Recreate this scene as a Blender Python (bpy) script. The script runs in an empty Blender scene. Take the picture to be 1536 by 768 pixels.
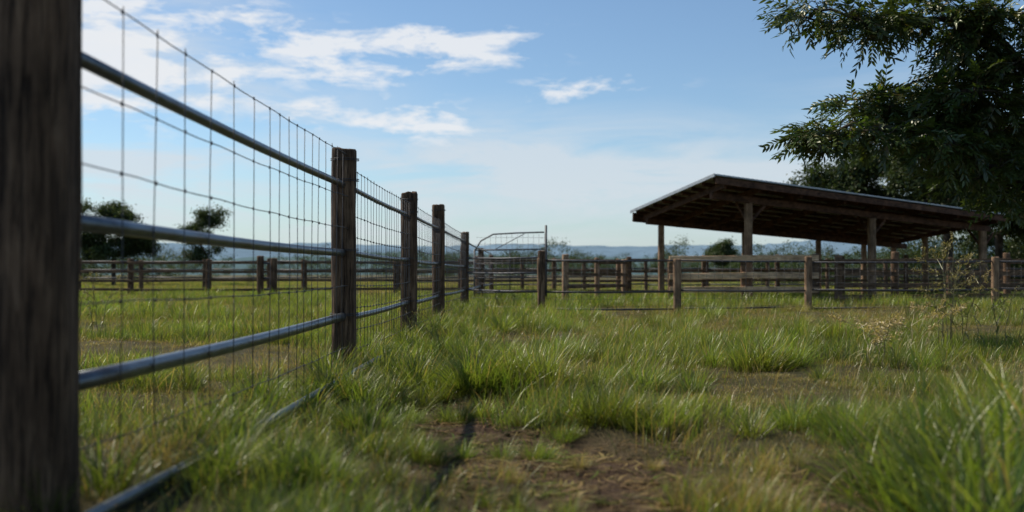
import bpy, math, random
import numpy as np
from mathutils import Vector, Matrix

rng = np.random.default_rng(7)
random.seed(7)
scene = bpy.context.scene
COL = scene.collection

# ---------------------------------------------------------------- utilities
def _h(ix, iy, seed):
    n = (ix.astype(np.int64) * 374761393 + iy.astype(np.int64) * 668265263 + seed * 1442695041) & 0x7fffffff
    n = ((n ^ (n >> 13)) * 1274126177) & 0x7fffffff
    return ((n ^ (n >> 16)) & 0xffff) / 65535.0

def vnoise(x, y, seed=0):
    x = np.asarray(x, float); y = np.asarray(y, float)
    ix = np.floor(x); iy = np.floor(y)
    fx = x - ix; fy = y - iy
    fx = fx * fx * (3 - 2 * fx); fy = fy * fy * (3 - 2 * fy)
    ix = ix.astype(np.int64); iy = iy.astype(np.int64)
    a = _h(ix, iy, seed); b = _h(ix + 1, iy, seed); c = _h(ix, iy + 1, seed); d = _h(ix + 1, iy + 1, seed)
    return (a * (1 - fx) + b * fx) * (1 - fy) + (c * (1 - fx) + d * fx) * fy

def fbm(x, y, seed=0, o=3):
    s = 0; a = 0.5; t = 0
    for i in range(o):
        s = s + a * vnoise(np.asarray(x) * 2**i, np.asarray(y) * 2**i, seed + i * 17); t += a; a *= 0.5
    return s / t

def smooth(a, b, x):
    t = np.clip((x - a) / (b - a), 0, 1); return t * t * (3 - 2 * t)

def dirt_mask(x, y):
    n = fbm(x * 2.4, y * 2.0, 5, 4) - 0.5
    def blob(cx, cy, rx, ry):
        return 1 - np.sqrt(((x - cx) / rx) ** 2 + ((y - cy) / ry) ** 2)
    m = np.maximum.reduce([blob(0.12, 3.7, 0.74, 1.4), blob(-0.32, 5.1, 0.5, 1.2), blob(1.15, 3.3, 0.62, 0.6),
                           blob(0.35, 2.2, 1.0, 1.0), blob(-0.5, 6.6, 0.34, 1.0), blob(0.3, 9.5, 0.9, 0.5), blob(2.2, 8.0, 1.1, 0.4), blob(0.75, 5.9, .6, .4)])
    return smooth(-0.02, 0.46, m + n * 1.6)

def gh(x, y):
    x = np.asarray(x, float); y = np.asarray(y, float)
    r = np.hypot(x, y)
    near = 1 - smooth(20, 45, r)
    far = 1 - smooth(60, 200, r)
    z = (fbm(x * 0.8, y * 0.8, 1, 3) - 0.5) * 0.12 * near
    z += (fbm(x * 4, y * 4, 3, 3) - 0.5) * 0.045 * near
    z += (fbm(x * 0.08, y * 0.08, 2, 2) - 0.5) * 0.16 * far * smooth(4, 20, r)
    z -= dirt_mask(x, y) * 0.035
    fx = -1.327 + 0.0214 * y
    z += 0.03 * np.exp(-((x - fx) / 0.35) ** 2) * near
    return z

def G(x, y): return float(gh(np.array([x]), np.array([y]))[0])

class MB:
    def __init__(s): s.v = []; s.f = []
    def add(s, verts, faces):
        o = len(s.v); s.v.extend([tuple(map(float, v)) for v in verts]); s.f.extend([tuple(i + o for i in f) for f in faces])
    def tube(s, pts, r, sides=6, caps=True):
        pts = [Vector(p) for p in pts]; n = len(pts)
        rs = r if isinstance(r, (list, tuple, np.ndarray)) else [r] * n
        vs = []; fs = []
        ref = None
        for i, p in enumerate(pts):
            t = (pts[min(i + 1, n - 1)] - pts[max(i - 1, 0)])
            if t.length < 1e-9: t = Vector((0, 0, 1))
            t.normalize()
            if ref is None:
                ref = Vector((0, 0, 1)) if abs(t.z) < 0.9 else Vector((1, 0, 0))
            a = t.cross(ref)
            if a.length < 1e-4: a = t.cross(Vector((0.3, 0.8, 0.1)))
            a.normalize(); b = a.cross(t)
            for k in range(sides):
                an = 2 * math.pi * k / sides
                vs.append(p + (a * math.cos(an) + b * math.sin(an)) * rs[i])
        for i in range(n - 1):
            for k in range(sides):
                k2 = (k + 1) % sides
                fs.append((i * sides + k, i * sides + k2, (i + 1) * sides + k2, (i + 1) * sides + k))
        if caps:
            fs.append(tuple(range(sides - 1, -1, -1))); fs.append(tuple((n - 1) * sides + k for k in range(sides)))
        s.add(vs, fs)
    def beam(s, p0, p1, w, h, ch=0.012, wob=0.0):
        """timber with chamfered edges; h measured upward, w sideways"""
        p0 = Vector(p0); p1 = Vector(p1); t = (p1 - p0).normalized()
        up = Vector((0, 0, 1)) if abs(t.z) < 0.9 else Vector((0, 1, 0))
        a = t.cross(up).normalized(); b = a.cross(t)
        w /= 2; h /= 2
        sec = [(-w + ch, -h), (w - ch, -h), (w, -h + ch), (w, h - ch), (w - ch, h), (-w + ch, h), (-w, h - ch), (-w, -h + ch)]
        L = (p1 - p0).length; n = max(2, int(L / 0.6) + 1)
        vs = []; fs = []
        for i in range(n):
            c = p0.lerp(p1, i / (n - 1))
            if wob: c = c + a * random.uniform(-wob, wob) + b * random.uniform(-wob, wob)
            for (u, v) in sec: vs.append(c + a * u + b * v)
        for i in range(n - 1):
            for k in range(8):
                k2 = (k + 1) % 8
                fs.append((i * 8 + k, i * 8 + k2, (i + 1) * 8 + k2, (i + 1) * 8 + k))
        fs.append(tuple(range(7, -1, -1))); fs.append(tuple((n - 1) * 8 + k for k in range(8)))
        s.add(vs, fs)
    def post(s, x, y, z0, z1, r, seed=0, sq=0.35, segs=24, dz=0.07, lean=(0, 0)):
        n = max(3, int((z1 - z0) / dz)); rr = np.random.default_rng(seed)
        ph = rr.uniform(0, 50)
        vs = []; fs = []
        th = np.arange(segs) * 2 * np.pi / segs
        rot = rr.uniform(-0.25, 0.25)
        sqr = 1 / np.maximum(np.abs(np.cos(th + rot)), np.abs(np.sin(th + rot)))
        groove = (rr.random(segs) ** 3) * -0.09
        zs = list(np.linspace(z0, z1 - 0.012, n)) + [z1]
        for i, z in enumerate(zs):
            base = r * ((1 - sq) + sq * np.minimum(sqr, 1.28))
            m = 1 + groove * (0.6 + 0.8 * vnoise(th * 3 + ph, np.full(segs, z * 2.0), seed)) + (vnoise(np.cos(th) * 2 + ph, np.sin(th) * 2 + z * 3, seed + 3) - 0.5) * 0.09
            k = 0.93 if i == len(zs) - 1 else 1
            fl = 1 + 0.05 * math.exp(-(z - z0) / 0.2)
            f = (z - z0) / (z1 - z0)
            tz = (vnoise(th * 1.5 + ph, th * 0, seed + 9) - 0.5) * 0.02 if i >= len(zs) - 2 else th * 0
            for j in range(segs):
                q = base[j] * m[j] * k * fl
                vs.append((x + lean[0] * f + q * math.cos(th[j]), y + lean[1] * f + q * math.sin(th[j]), z + tz[j]))
        R = len(zs)
        for i in range(R - 1):
            for j in range(segs):
                j2 = (j + 1) % segs
                fs.append((i * segs + j, i * segs + j2, (i + 1) * segs + j2, (i + 1) * segs + j))
        o = len(vs)
        for j in range(segs):
            p = vs[(R - 1) * segs + j]
            cx, cy = x + lean[0], y + lean[1]
            vs.append((cx + (p[0] - cx) * 0.45, cy + (p[1] - cy) * 0.45, p[2] + 0.004))
        for j in range(segs):
            j2 = (j + 1) % segs
            fs.append(((R - 1) * segs + j, (R - 1) * segs + j2, o + j2, o + j))
        fs.append(tuple(o + j for j in range(segs)))
        s.add(vs, fs)
    def obj(s, name, mat, parent=None, smooth_sh=False, coll=None):
        me = bpy.data.meshes.new(name); me.from_pydata(s.v, [], s.f); me.update()
        if smooth_sh: me.polygons.foreach_set('use_smooth', [True] * len(me.polygons))
        me.materials.append(mat)
        ob = bpy.data.objects.new(name, me); (coll or COL).objects.link(ob)
        if parent: ob.parent = parent
        return ob

def empty(name):
    e = bpy.data.objects.new(name, None); COL.objects.link(e); e.empty_display_size = 0.1; return e

# ---------------------------------------------------------------- materials
def newmat(name):
    m = bpy.data.materials.new(name); m.use_nodes = True; nt = m.node_tree; nt.nodes.clear()
    out = nt.nodes.new('ShaderNodeOutputMaterial'); return m, nt, out
def N(nt, t, **k):
    n = nt.nodes.new(t)
    for a, b in k.items(): setattr(n, a, b)
    return n
def ramp(nt, stops):
    r = nt.nodes.new('ShaderNodeValToRGB'); el = r.color_ramp.elements
    while len(el) < len(stops): el.new(0.5)
    for e, (p, c) in zip(el, stops): e.position = p; e.color = (*c, 1)
    return r
def noise(nt, vec, scale, detail=4, rough=0.55, dist=0.0):
    n = nt.nodes.new('ShaderNodeTexNoise'); n.inputs['Scale'].default_value = scale
    n.inputs['Detail'].default_value = detail; n.inputs['Roughness'].default_value = rough; n.inputs['Distortion'].default_value = dist
    if vec is not None: nt.links.new(vec, n.inputs['Vector'])
    return n
def mixc(nt, f, a, b, mode='MIX'):
    m = nt.nodes.new('ShaderNodeMix'); m.data_type = 'RGBA'; m.blend_type = mode
    for sock, val in ((m.inputs[0], f), (m.inputs[6], a), (m.inputs[7], b)):
        if isinstance(val, (int, float)): sock.default_value = val
        elif isinstance(val, tuple): sock.default_value = (*val, 1)
        else: nt.links.new(val, sock)
    return m.outputs[2]
def objco(nt, scale=(1, 1, 1)):
    tc = N(nt, 'ShaderNodeTexCoord'); mp = N(nt, 'ShaderNodeMapping'); mp.inputs['Scale'].default_value = scale
    nt.links.new(tc.outputs['Object'], mp.inputs['Vector']); return mp.outputs['Vector']

def wood(name, cols, grain, rough=0.85, bump=0.6):
    m, nt, out = newmat(name)
    b = N(nt, 'ShaderNodeBsdfPrincipled'); b.inputs['Roughness'].default_value = rough
    b.inputs['Specular IOR Level'].default_value = 0.25
    v = objco(nt, grain)
    n1 = noise(nt, v, 1.0, 7, 0.65, 0.6)
    n2 = noise(nt, objco(nt), 3.0, 4, 0.6)
    n3 = noise(nt, objco(nt, tuple(g * 2.6 for g in grain)), 1.0, 4, 0.6)
    r = ramp(nt, [(0.3, cols[0]), (0.5, cols[1]), (0.72, cols[2])])
    nt.links.new(n1.outputs['Fac'], r.inputs['Fac'])
    r2 = ramp(nt, [(0.35, (0.55, 0.53, 0.5)), (0.65, (1.2, 1.17, 1.12))])
    nt.links.new(n2.outputs['Fac'], r2.inputs['Fac'])
    c = mixc(nt, 1.0, r.outputs['Color'], r2.outputs['Color'], 'MULTIPLY')
    r3 = ramp(nt, [(0.36, (0.25, 0.23, 0.22)), (0.46, (1, 1, 1))])
    nt.links.new(n3.outputs['Fac'], r3.inputs['Fac'])
    c = mixc(nt, 0.8, c, r3.outputs['Color'], 'MULTIPLY')
    nt.links.new(c, b.inputs['Base Color'])
    ad = N(nt, 'ShaderNodeMath', operation='ADD'); nt.links.new(n1.outputs['Fac'], ad.inputs[0]); nt.links.new(r3.outputs['Color'], ad.inputs[1])
    bp = N(nt, 'ShaderNodeBump'); bp.inputs['Strength'].default_value = bump; bp.inputs['Distance'].default_value = 0.012
    nt.links.new(ad.outputs[0], bp.inputs['Height']); nt.links.new(bp.outputs[0], b.inputs['Normal'])
    nt.links.new(b.outputs[0], out.inputs[0]); return m

M_POST = wood('weathered_post_wood', [(0.04, 0.023, 0.013), (0.14, 0.084, 0.050), (0.28, 0.18, 0.113)], (38, 38, 2.2), bump=0.9)
M_POST2 = wood('pale_post_wood', [(0.13, 0.08, 0.048), (0.30, 0.19, 0.115), (0.46, 0.315, 0.20)], (30, 30, 2.2))
M_RAILW = wood('rail_wood', [(0.06, 0.035, 0.02), (0.16, 0.098, 0.058), (0.28, 0.18, 0.11)], (2.0, 14, 34))
M_TAN = wood('new_plank_wood', [(0.60, 0.36, 0.20), (0.78, 0.50, 0.29), (0.85, 0.60, 0.38)], (2.0, 14, 34))
M_SHEL = wood('shelter_timber', [(0.04, 0.02, 0.012), (0.11, 0.054, 0.031), (0.19, 0.10, 0.06)], (6, 6, 12))
M_BARK = wood('bark', [(0.025, 0.02, 0.015), (0.07, 0.055, 0.042), (0.13, 0.105, 0.08)], (14, 14, 4))

def steel(name, base, rough, rust=0.3, metal=0.75):
    m, nt, out = newmat(name)
    b = N(nt, 'ShaderNodeBsdfPrincipled'); b.inputs['Metallic'].default_value = metal
    n = noise(nt, objco(nt), 14, 6, 0.65); n2 = noise(nt, objco(nt), 3.1, 4, 0.6)
    r = ramp(nt, [(0.3, tuple(c * 0.6 for c in base)), (0.7, base)]); nt.links.new(n.outputs['Fac'], r.inputs['Fac'])
    rr = ramp(nt, [(0.5, (0, 0, 0)), (0.72, (rust, rust, rust))]); nt.links.new(n2.outputs['Fac'], rr.inputs['Fac'])
    c = mixc(nt, rr.outputs['Color'], r.outputs['Color'], (0.11, 0.07, 0.045)); nt.links.new(c, b.inputs['Base Color'])
    mr = N(nt, 'ShaderNodeMapRange'); mr.inputs['To Min'].default_value = rough - 0.1; mr.inputs['To Max'].default_value = rough + 0.2
    nt.links.new(n.outputs['Fac'], mr.inputs['Value']); nt.links.new(mr.outputs[0], b.inputs['Roughness'])
    nt.links.new(b.outputs[0], out.inputs[0]); return m
M_PIPE = steel('galvanised_pipe', (0.20, 0.215, 0.235), 0.30, 0.8, 0.85)
M_WIRE = steel('fence_wire', (0.10, 0.10, 0.105), 0.55, 0.6, 0.6)
M_RAILD = steel('dark_pipe', (0.10, 0.10, 0.105), 0.5, 0.8, 0.6)
M_SHEET = steel('roof_sheet_metal', (0.50, 0.52, 0.54), 0.45, 0.25, 0.6)

def foliage(name, green, green2, dry, transl=0.45, gloss=0.06):
    """vertex attribute tint: r dryness, g random, b height along the blade"""
    m, nt, out = newmat(name)
    at = N(nt, 'ShaderNodeAttribute'); at.attribute_name = 'tint'
    sp = N(nt, 'ShaderNodeSeparateColor'); nt.links.new(at.outputs['Color'], sp.inputs[0])
    oi = N(nt, 'ShaderNodeObjectInfo')
    c = mixc(nt, sp.outputs[1], green, green2)
    c = mixc(nt, sp.outputs[0], c, dry)
    hv = N(nt, 'ShaderNodeHueSaturation')
    mr = N(nt, 'ShaderNodeMapRange'); mr.inputs['To Min'].default_value = 0.6; mr.inputs['To Max'].default_value = 1.3
    nt.links.new(oi.outputs['Random'], mr.inputs['Value']); nt.links.new(mr.outputs[0], hv.inputs['Value'])
    mr2 = N(nt, 'ShaderNodeMapRange'); mr2.inputs['To Min'].default_value = 0.48; mr2.inputs['To Max'].default_value = 0.512
    ms = N(nt, 'ShaderNodeMath', operation='FRACT'); mm = N(nt, 'ShaderNodeMath', operation='MULTIPLY'); mm.inputs[1].default_value = 7.31
    nt.links.new(oi.outputs['Random'], mm.inputs[0]); nt.links.new(mm.outputs[0], ms.inputs[0]); nt.links.new(ms.outputs[0], mr2.inputs['Value'])
    nt.links.new(mr2.outputs[0], hv.inputs['Hue']); nt.links.new(c, hv.inputs['Color'])
    rb = ramp(nt, [(0.0, (0.36, 0.32, 0.26)), (0.5, (1.0, 1.0, 0.98)), (1.0, (1.35, 1.28, 1.0))]); nt.links.new(sp.outputs[2], rb.inputs['Fac'])  # roots darkened as painted shade plus brown sheath; tips lighter
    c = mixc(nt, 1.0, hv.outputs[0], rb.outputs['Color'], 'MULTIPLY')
    d = N(nt, 'ShaderNodeBsdfDiffuse'); t = N(nt, 'ShaderNodeBsdfTranslucent'); g = N(nt, 'ShaderNodeBsdfGlossy'); g.inputs['Roughness'].default_value = 0.38
    g.inputs['Color'].default_value = (0.85, 0.85, 0.75, 1)
    nt.links.new(c, d.inputs['Color'])
    c2 = mixc(nt, 1.0, c, (1.5, 1.55, 0.72), 'MULTIPLY'); nt.links.new(c2, t.inputs['Color'])
    m1 = N(nt, 'ShaderNodeMixShader'); m1.inputs[0].default_value = transl; nt.links.new(d.outputs[0], m1.inputs[1]); nt.links.new(t.outputs[0], m1.inputs[2])
    m2 = N(nt, 'ShaderNodeMixShader'); m2.inputs[0].default_value = gloss; nt.links.new(m1.outputs[0], m2.inputs[1]); nt.links.new(g.outputs[0], m2.inputs[2])
    nt.links.new(m2.outputs[0], out.inputs[0]); return m
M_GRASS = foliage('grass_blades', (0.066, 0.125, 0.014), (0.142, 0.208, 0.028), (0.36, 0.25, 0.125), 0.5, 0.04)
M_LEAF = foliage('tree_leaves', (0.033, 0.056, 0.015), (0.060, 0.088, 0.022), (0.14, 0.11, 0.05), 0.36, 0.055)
M_LEAFF = foliage('hazed_distant_leaves', (0.034, 0.055, 0.026), (0.056, 0.08, 0.036), (0.10, 0.085, 0.05), 0.3, 0.02)  # bluer than the near leaves: distance haze mixed into the leaf colour
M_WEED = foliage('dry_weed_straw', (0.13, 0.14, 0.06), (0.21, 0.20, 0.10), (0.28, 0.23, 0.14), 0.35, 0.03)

# ground
def ground_mat():
    m, nt, out = newmat('meadow_soil')
    b = N(nt, 'ShaderNodeBsdfPrincipled'); b.inputs['Roughness'].default_value = 0.95; b.inputs['Specular IOR Level'].default_value = 0.1
    v = objco(nt)
    at = N(nt, 'ShaderNodeAttribute'); at.attribute_name = 'dirt'
    n1 = noise(nt, v, 0.35, 6, 0.65); n2 = noise(nt, v, 9, 8, 0.7); n3 = noise(nt, v, 60, 4, 0.7)
    veg = ramp(nt, [(0.3, (0.042, 0.050, 0.018)), (0.5, (0.10, 0.085, 0.040)), (0.7, (0.19, 0.14, 0.082))])
    ad = N(nt, 'ShaderNodeMath', operation='ADD'); nt.links.new(n1.outputs['Fac'], ad.inputs[0]); nt.links.new(n2.outputs['Fac'], ad.inputs[1])
    hf = N(nt, 'ShaderNodeMath', operation='MULTIPLY'); hf.inputs[1].default_value = 0.5; nt.links.new(ad.outputs[0], hf.inputs[0])
    nt.links.new(hf.outputs[0], veg.inputs['Fac'])
    soil = ramp(nt, [(0.3, (0.038, 0.024, 0.015)), (0.5, (0.11, 0.070, 0.044)), (0.7, (0.23, 0.155, 0.098))]); nt.links.new(n2.outputs['Fac'], soil.inputs['Fac'])
    c = mixc(nt, at.outputs['Fac'], veg.outputs['Color'], soil.outputs['Color'])
    r3 = ramp(nt, [(0.3, (0.5, 0.5, 0.5)), (0.7, (1.35, 1.35, 1.35))]); nt.links.new(n3.outputs['Fac'], r3.inputs['Fac'])
    c = mixc(nt, 1.0, c, r3.outputs['Color'], 'MULTIPLY')
    nt.links.new(c, b.inputs['Base Color'])
    a2 = N(nt, 'ShaderNodeMath', operation='ADD'); nt.links.new(n2.outputs['Fac'], a2.inputs[0]); nt.links.new(n3.outputs['Fac'], a2.inputs[1])
    bp = N(nt, 'ShaderNodeBump'); bp.inputs['Strength'].default_value = 1.0; bp.inputs['Distance'].default_value = 0.04
    nt.links.new(a2.outputs[0], bp.inputs['Height']); nt.links.new(bp.outputs[0], b.inputs['Normal'])
    nt.links.new(b.outputs[0], out.inputs[0]); return m
M_GROUND = ground_mat()

def gridaxis(n, a, lim):
    b = math.asinh(lim / a); u = np.linspace(-1, 1, n); return a * np.sinh(b * u)
gx = gridaxis(520, 2.6, 4000); gy = gridaxis(520, 2.6, 4000) + 4.5
X, Y = np.meshgrid(gx, gy); Z = gh(X, Y)
nv = np.stack([X.ravel(), Y.ravel(), Z.ravel()], 1)
nx = len(gx); ny = len(gy)
I = (np.arange(ny - 1)[:, None] * nx + np.arange(nx - 1)[None]).ravel()
F = np.stack([I, I + 1, I + nx + 1, I + nx], 1)
me = bpy.data.meshes.new('ground'); me.from_pydata(nv.tolist(), [], F.tolist()); me.update()
me.polygons.foreach_set('use_smooth', [True] * len(me.polygons))
a = me.attributes.new('dirt', 'FLOAT', 'POINT'); a.data.foreach_set('value', dirt_mask(X, Y).ravel().astype(np.float32))
me.materials.append(M_GROUND)
COL.objects.link(bpy.data.objects.new('ground', me))

# ---------------------------------------------------------------- scattering
def scatter(name, P, R, S, IDX, coll, parent=None):
    me = bpy.data.meshes.new(name); me.from_pydata([tuple(p) for p in np.asarray(P).tolist()], [], [])
    a = me.attributes.new('rot', 'FLOAT_VECTOR', 'POINT'); a.data.foreach_set('vector', np.asarray(R, np.float32).ravel())
    a = me.attributes.new('scl', 'FLOAT', 'POINT'); a.data.foreach_set('value', np.asarray(S, np.float32))
    a = me.attributes.new('idx', 'INT', 'POINT'); a.data.foreach_set('value', np.asarray(IDX, np.int32))
    ob = bpy.data.objects.new(name, me); COL.objects.link(ob)
    if parent: ob.parent = parent
    ng = bpy.data.node_groups.new(name + '_scatter', 'GeometryNodeTree')
    ng.interface.new_socket('Geometry', in_out='INPUT', socket_type='NodeSocketGeometry')
    ng.interface.new_socket('Geometry', in_out='OUTPUT', socket_type='NodeSocketGeometry')
    gi = ng.nodes.new('NodeGroupInput'); go = ng.nodes.new('NodeGroupOutput')
    ci = ng.nodes.new('GeometryNodeCollectionInfo'); ci.inputs['Collection'].default_value = coll
    ci.inputs['Separate Children'].default_value = True; ci.inputs['Reset Children'].default_value = True
    ip = ng.nodes.new('GeometryNodeInstanceOnPoints'); ip.inputs['Pick Instance'].default_value = True
    def na(n, t):
        q = ng.nodes.new('GeometryNodeInputNamedAttribute'); q.data_type = t; q.inputs['Name'].default_value = n; return q.outputs['Attribute']
    er = ng.nodes.new('FunctionNodeEulerToRotation')
    L = ng.links.new
    L(gi.outputs[0], ip.inputs['Points']); L(ci.outputs[0], ip.inputs['Instance'])
    L(na('rot', 'FLOAT_VECTOR'), er.inputs[0]); L(er.outputs[0], ip.inputs['Rotation'])
    L(na('scl', 'FLOAT'), ip.inputs['Scale']); L(na('idx', 'INT'), ip.inputs['Instance Index'])
    L(ip.outputs[0], go.inputs[0])
    md = ob.modifiers.new('scatter', 'NODES'); md.node_group = ng
    return ob

def set_tint(me, cols):
    a = me.attributes.new('tint', 'FLOAT_COLOR', 'POINT'); a.data.foreach_set('color', np.asarray(cols, np.float32).ravel())

def blades(name, coll, n, R, L, W, dry, bend=(0.3, 1.1), out=0.3, seed=0, mat=None, prof='disk'):
    r = np.random.default_rng(seed)
    rad = R * np.sqrt(r.random(n)); ang = r.random(n) * 2 * np.pi
    bx = rad * np.cos(ang); by = rad * np.sin(ang)
    ln = r.uniform(*L, n) * (1 - 0.35 * (rad / R) ** 2 if prof == 'tuft' else 1)
    w = r.uniform(*W, n)
    az = ang + r.normal(0, 0.7, n) if prof == 'tuft' else r.random(n) * 2 * np.pi
    tilt = np.abs(r.normal(0, 0.22, n)) + out * (rad / R if prof == 'tuft' else r.random(n))
    bd = r.uniform(*bend, n)
    isdry = (r.random(n) < dry)
    dv = np.where(isdry, r.uniform(0.6, 1, n), r.uniform(0, 0.22, n)); gv = r.random(n)
    K = 4 if prof == 'disk' else (8 if W[1] > .015 else 5)
    V = []; C = []
    side = az + np.pi / 2 + r.normal(0, 0.5, n)
    px = bx.copy(); py = by.copy(); pz = np.full(n, -0.01)
    th = tilt.copy()
    for k in range(K):
        t = k / (K - 1)
        ww = w * (1 - t ** 1.6) * (0.75 + 0.5 * t * (1 - t) * 2) * 0.5
        if k < K - 1:
            V.append(np.stack([px - np.cos(side) * ww, py - np.sin(side) * ww, pz], 1)); V.append(np.stack([px + np.cos(side) * ww, py + np.sin(side) * ww, pz], 1))
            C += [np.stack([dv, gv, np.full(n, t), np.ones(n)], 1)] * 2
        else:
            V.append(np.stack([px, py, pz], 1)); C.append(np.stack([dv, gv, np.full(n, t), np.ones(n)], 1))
        s = ln / (K - 1)
        px = px + np.sin(th) * np.cos(az) * s; py = py + np.sin(th) * np.sin(az) * s; pz = pz + np.cos(th) * s
        th = th + bd / (K - 1) * (0.6 + 0.8 * t)
    V = np.stack(V, 1).reshape(-1, 3); C = np.stack(C, 1).reshape(-1, 4)
    nvb = 2 * (K - 1) + 1
    fs = []
    for i in range(n):
        o = i * nvb
        for k in range(K - 2): fs.append((o + 2 * k, o + 2 * k + 1, o + 2 * k + 3, o + 2 * k + 2))
        fs.append((o + 2 * (K - 2), o + 2 * (K - 2) + 1, o + nvb - 1))
    me = bpy.data.meshes.new(name); me.from_pydata(V.tolist(), [], fs); me.update()
    me.polygons.foreach_set('use_smooth', [True] * len(me.polygons))
    set_tint(me, C); me.materials.append(mat or M_GRASS)
    ob = bpy.data.objects.new(name, me); coll.objects.link(ob); return ob

cN = bpy.data.collections.new('grass_near_patches')
# 0-2 dry/short, 3-5 mixed, 6-8 green, 9-10 tall sparse stems
for i in range(3): blades(f'a_dry_{i}', cN, 200, 0.24, (0.015, 0.075), (0.002, 0.004), 0.8, (0.2, 1.6), 0.9, 10 + i)
for i in range(3): blades(f'b_mix_{i}', cN, 200, 0.24, (0.02, 0.10), (0.0025, 0.0045), 0.45, (0.2, 1.3), 0.7, 20 + i)
for i in range(3): blades(f'c_green_{i}', cN, 230, 0.22, (0.04, 0.16), (0.003, 0.005), 0.12, (0.2, 1.2), 0.5, 30 + i)
for i in range(2): blades(f'd_stems_{i}', cN, 36, 0.24, (0.12, 0.34), (0.0018, 0.0034), 0.7, (0.1, 1.0), 0.35, 35 + i, prof='tuft')
cF = bpy.data.collections.new('grass_far_patches')
for i in range(2): blades(f'a_dry_{i}', cF, 300, 0.8, (0.05, 0.15), (0.008, 0.016), 0.78, (0.2, 1.0), 0.4, 40 + i)
for i in range(2): blades(f'b_mix_{i}', cF, 300, 0.8, (0.05, 0.18), (0.008, 0.016), 0.45, (0.2, 1.0), 0.4, 50 + i)
for i in range(2): blades(f'c_green_{i}', cF, 300, 0.8, (0.06, 0.22), (0.008, 0.016), 0.15, (0.2, 1.0), 0.4, 60 + i)
cT = bpy.data.collections.new('grass_tuft_shapes')
for i in range(4): blades(f'a_tuft_{i}', cT, 240, 0.13, (0.22, 0.46), (0.0035, 0.007), 0.06, (0.4, 1.6), 0.75, 70 + i, prof='tuft')
for i in range(2): blades(f'b_drytuft_{i}', cT, 230, 0.14, (0.18, 0.40), (0.002, 0.004), 0.75, (0.3, 1.2), 0.55, 80 + i, prof='tuft')
for i in range(2): blades(f'c_long_{i}', cT, 120, 0.13, (0.34, 0.66), (0.007, 0.013), 0.06, (0.4, 1.8), 0.6, 90 + i, prof='tuft')
for i in range(2): blades(f'd_broad_{i}', cT, 8, 0.10, (0.34, 0.5), (0.016, 0.026), 0.2, (1.4, 2.4), 0.9, 96 + i, prof='tuft')

def greenness(x, y):
    g = fbm(x * 0.55, y * 0.45, 21, 3) * 0.75 + fbm(x * 2.2, y * 1.8, 22, 2) * 0.35
    g = g - 0.05 * smooth(7, 14, y) - 0.14 * dirt_mask(x, y)
    g = g + 0.02 * (x < -1.2 + 0.0214 * y) * (1 - smooth(25, 60, y))
    return g

def wedge(n, d0, d1):
    y = np.sqrt(rng.uniform(d0 * d0, d1 * d1, n)); x = rng.uniform(-1, 1, n) * (0.60 * y + 1.6); return x, y

P = []; R = []; S = []; ID = []
for (n, d0, d1, sc, kind) in ((1500, 1.6, 7, 0.9, 0), (2300, 7, 15, 1.15, 0), (3700, 15, 32, 1.8, 0), (320, 3.0, 8, 0.9, 1), (900, 8, 20, 1.1, 1)):
    x, y = wedge(n, d0, d1)
    dm = dirt_mask(x, y)
    keep = rng.random(n) > dm * (0.82 if kind == 0 else 1.2)
    keep &= ((x * x + y * y) > 1.9 ** 2)
    x = x[keep]; y = y[keep]; dm = dm[keep]; n = len(x)
    g = greenness(x, y) + rng.normal(0, 0.045, n)
    k = np.where(g < 0.52, 0, np.where(g < 0.585, 3, 6)) + rng.integers(0, 3, n)
    if kind: k = rng.integers(9, 11, n)
    P.append(np.stack([x, y, gh(x, y)], 1)); R.append(np.stack([rng.normal(0, 0.08, n), rng.normal(0, 0.08, n), rng.uniform(0, 6.28, n)], 1))
    S.append(sc * rng.uniform(0.55, 1.3, n) * np.clip(0.1 + g * 1.55, 0.55, 1.45) * (1 - 0.5 * dm)); ID.append(k)
scatter('grass', np.concatenate(P), np.concatenate(R), np.concatenate(S), np.concatenate(ID), cN)
n = 4200
x, y = wedge(n, 30, 105)
g = greenness(x, y) + rng.normal(0, 0.05, n)
k = np.where(g < 0.49, 0, np.where(g < 0.57, 2, 4)) + rng.integers(0, 2, n)
scatter('meadow_grass', np.stack([x, y, gh(x, y)], 1), np.stack([x * 0, x * 0, rng.uniform(0, 6.28, n)], 1), rng.uniform(0.7, 1.3, n), k, cF)

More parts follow.
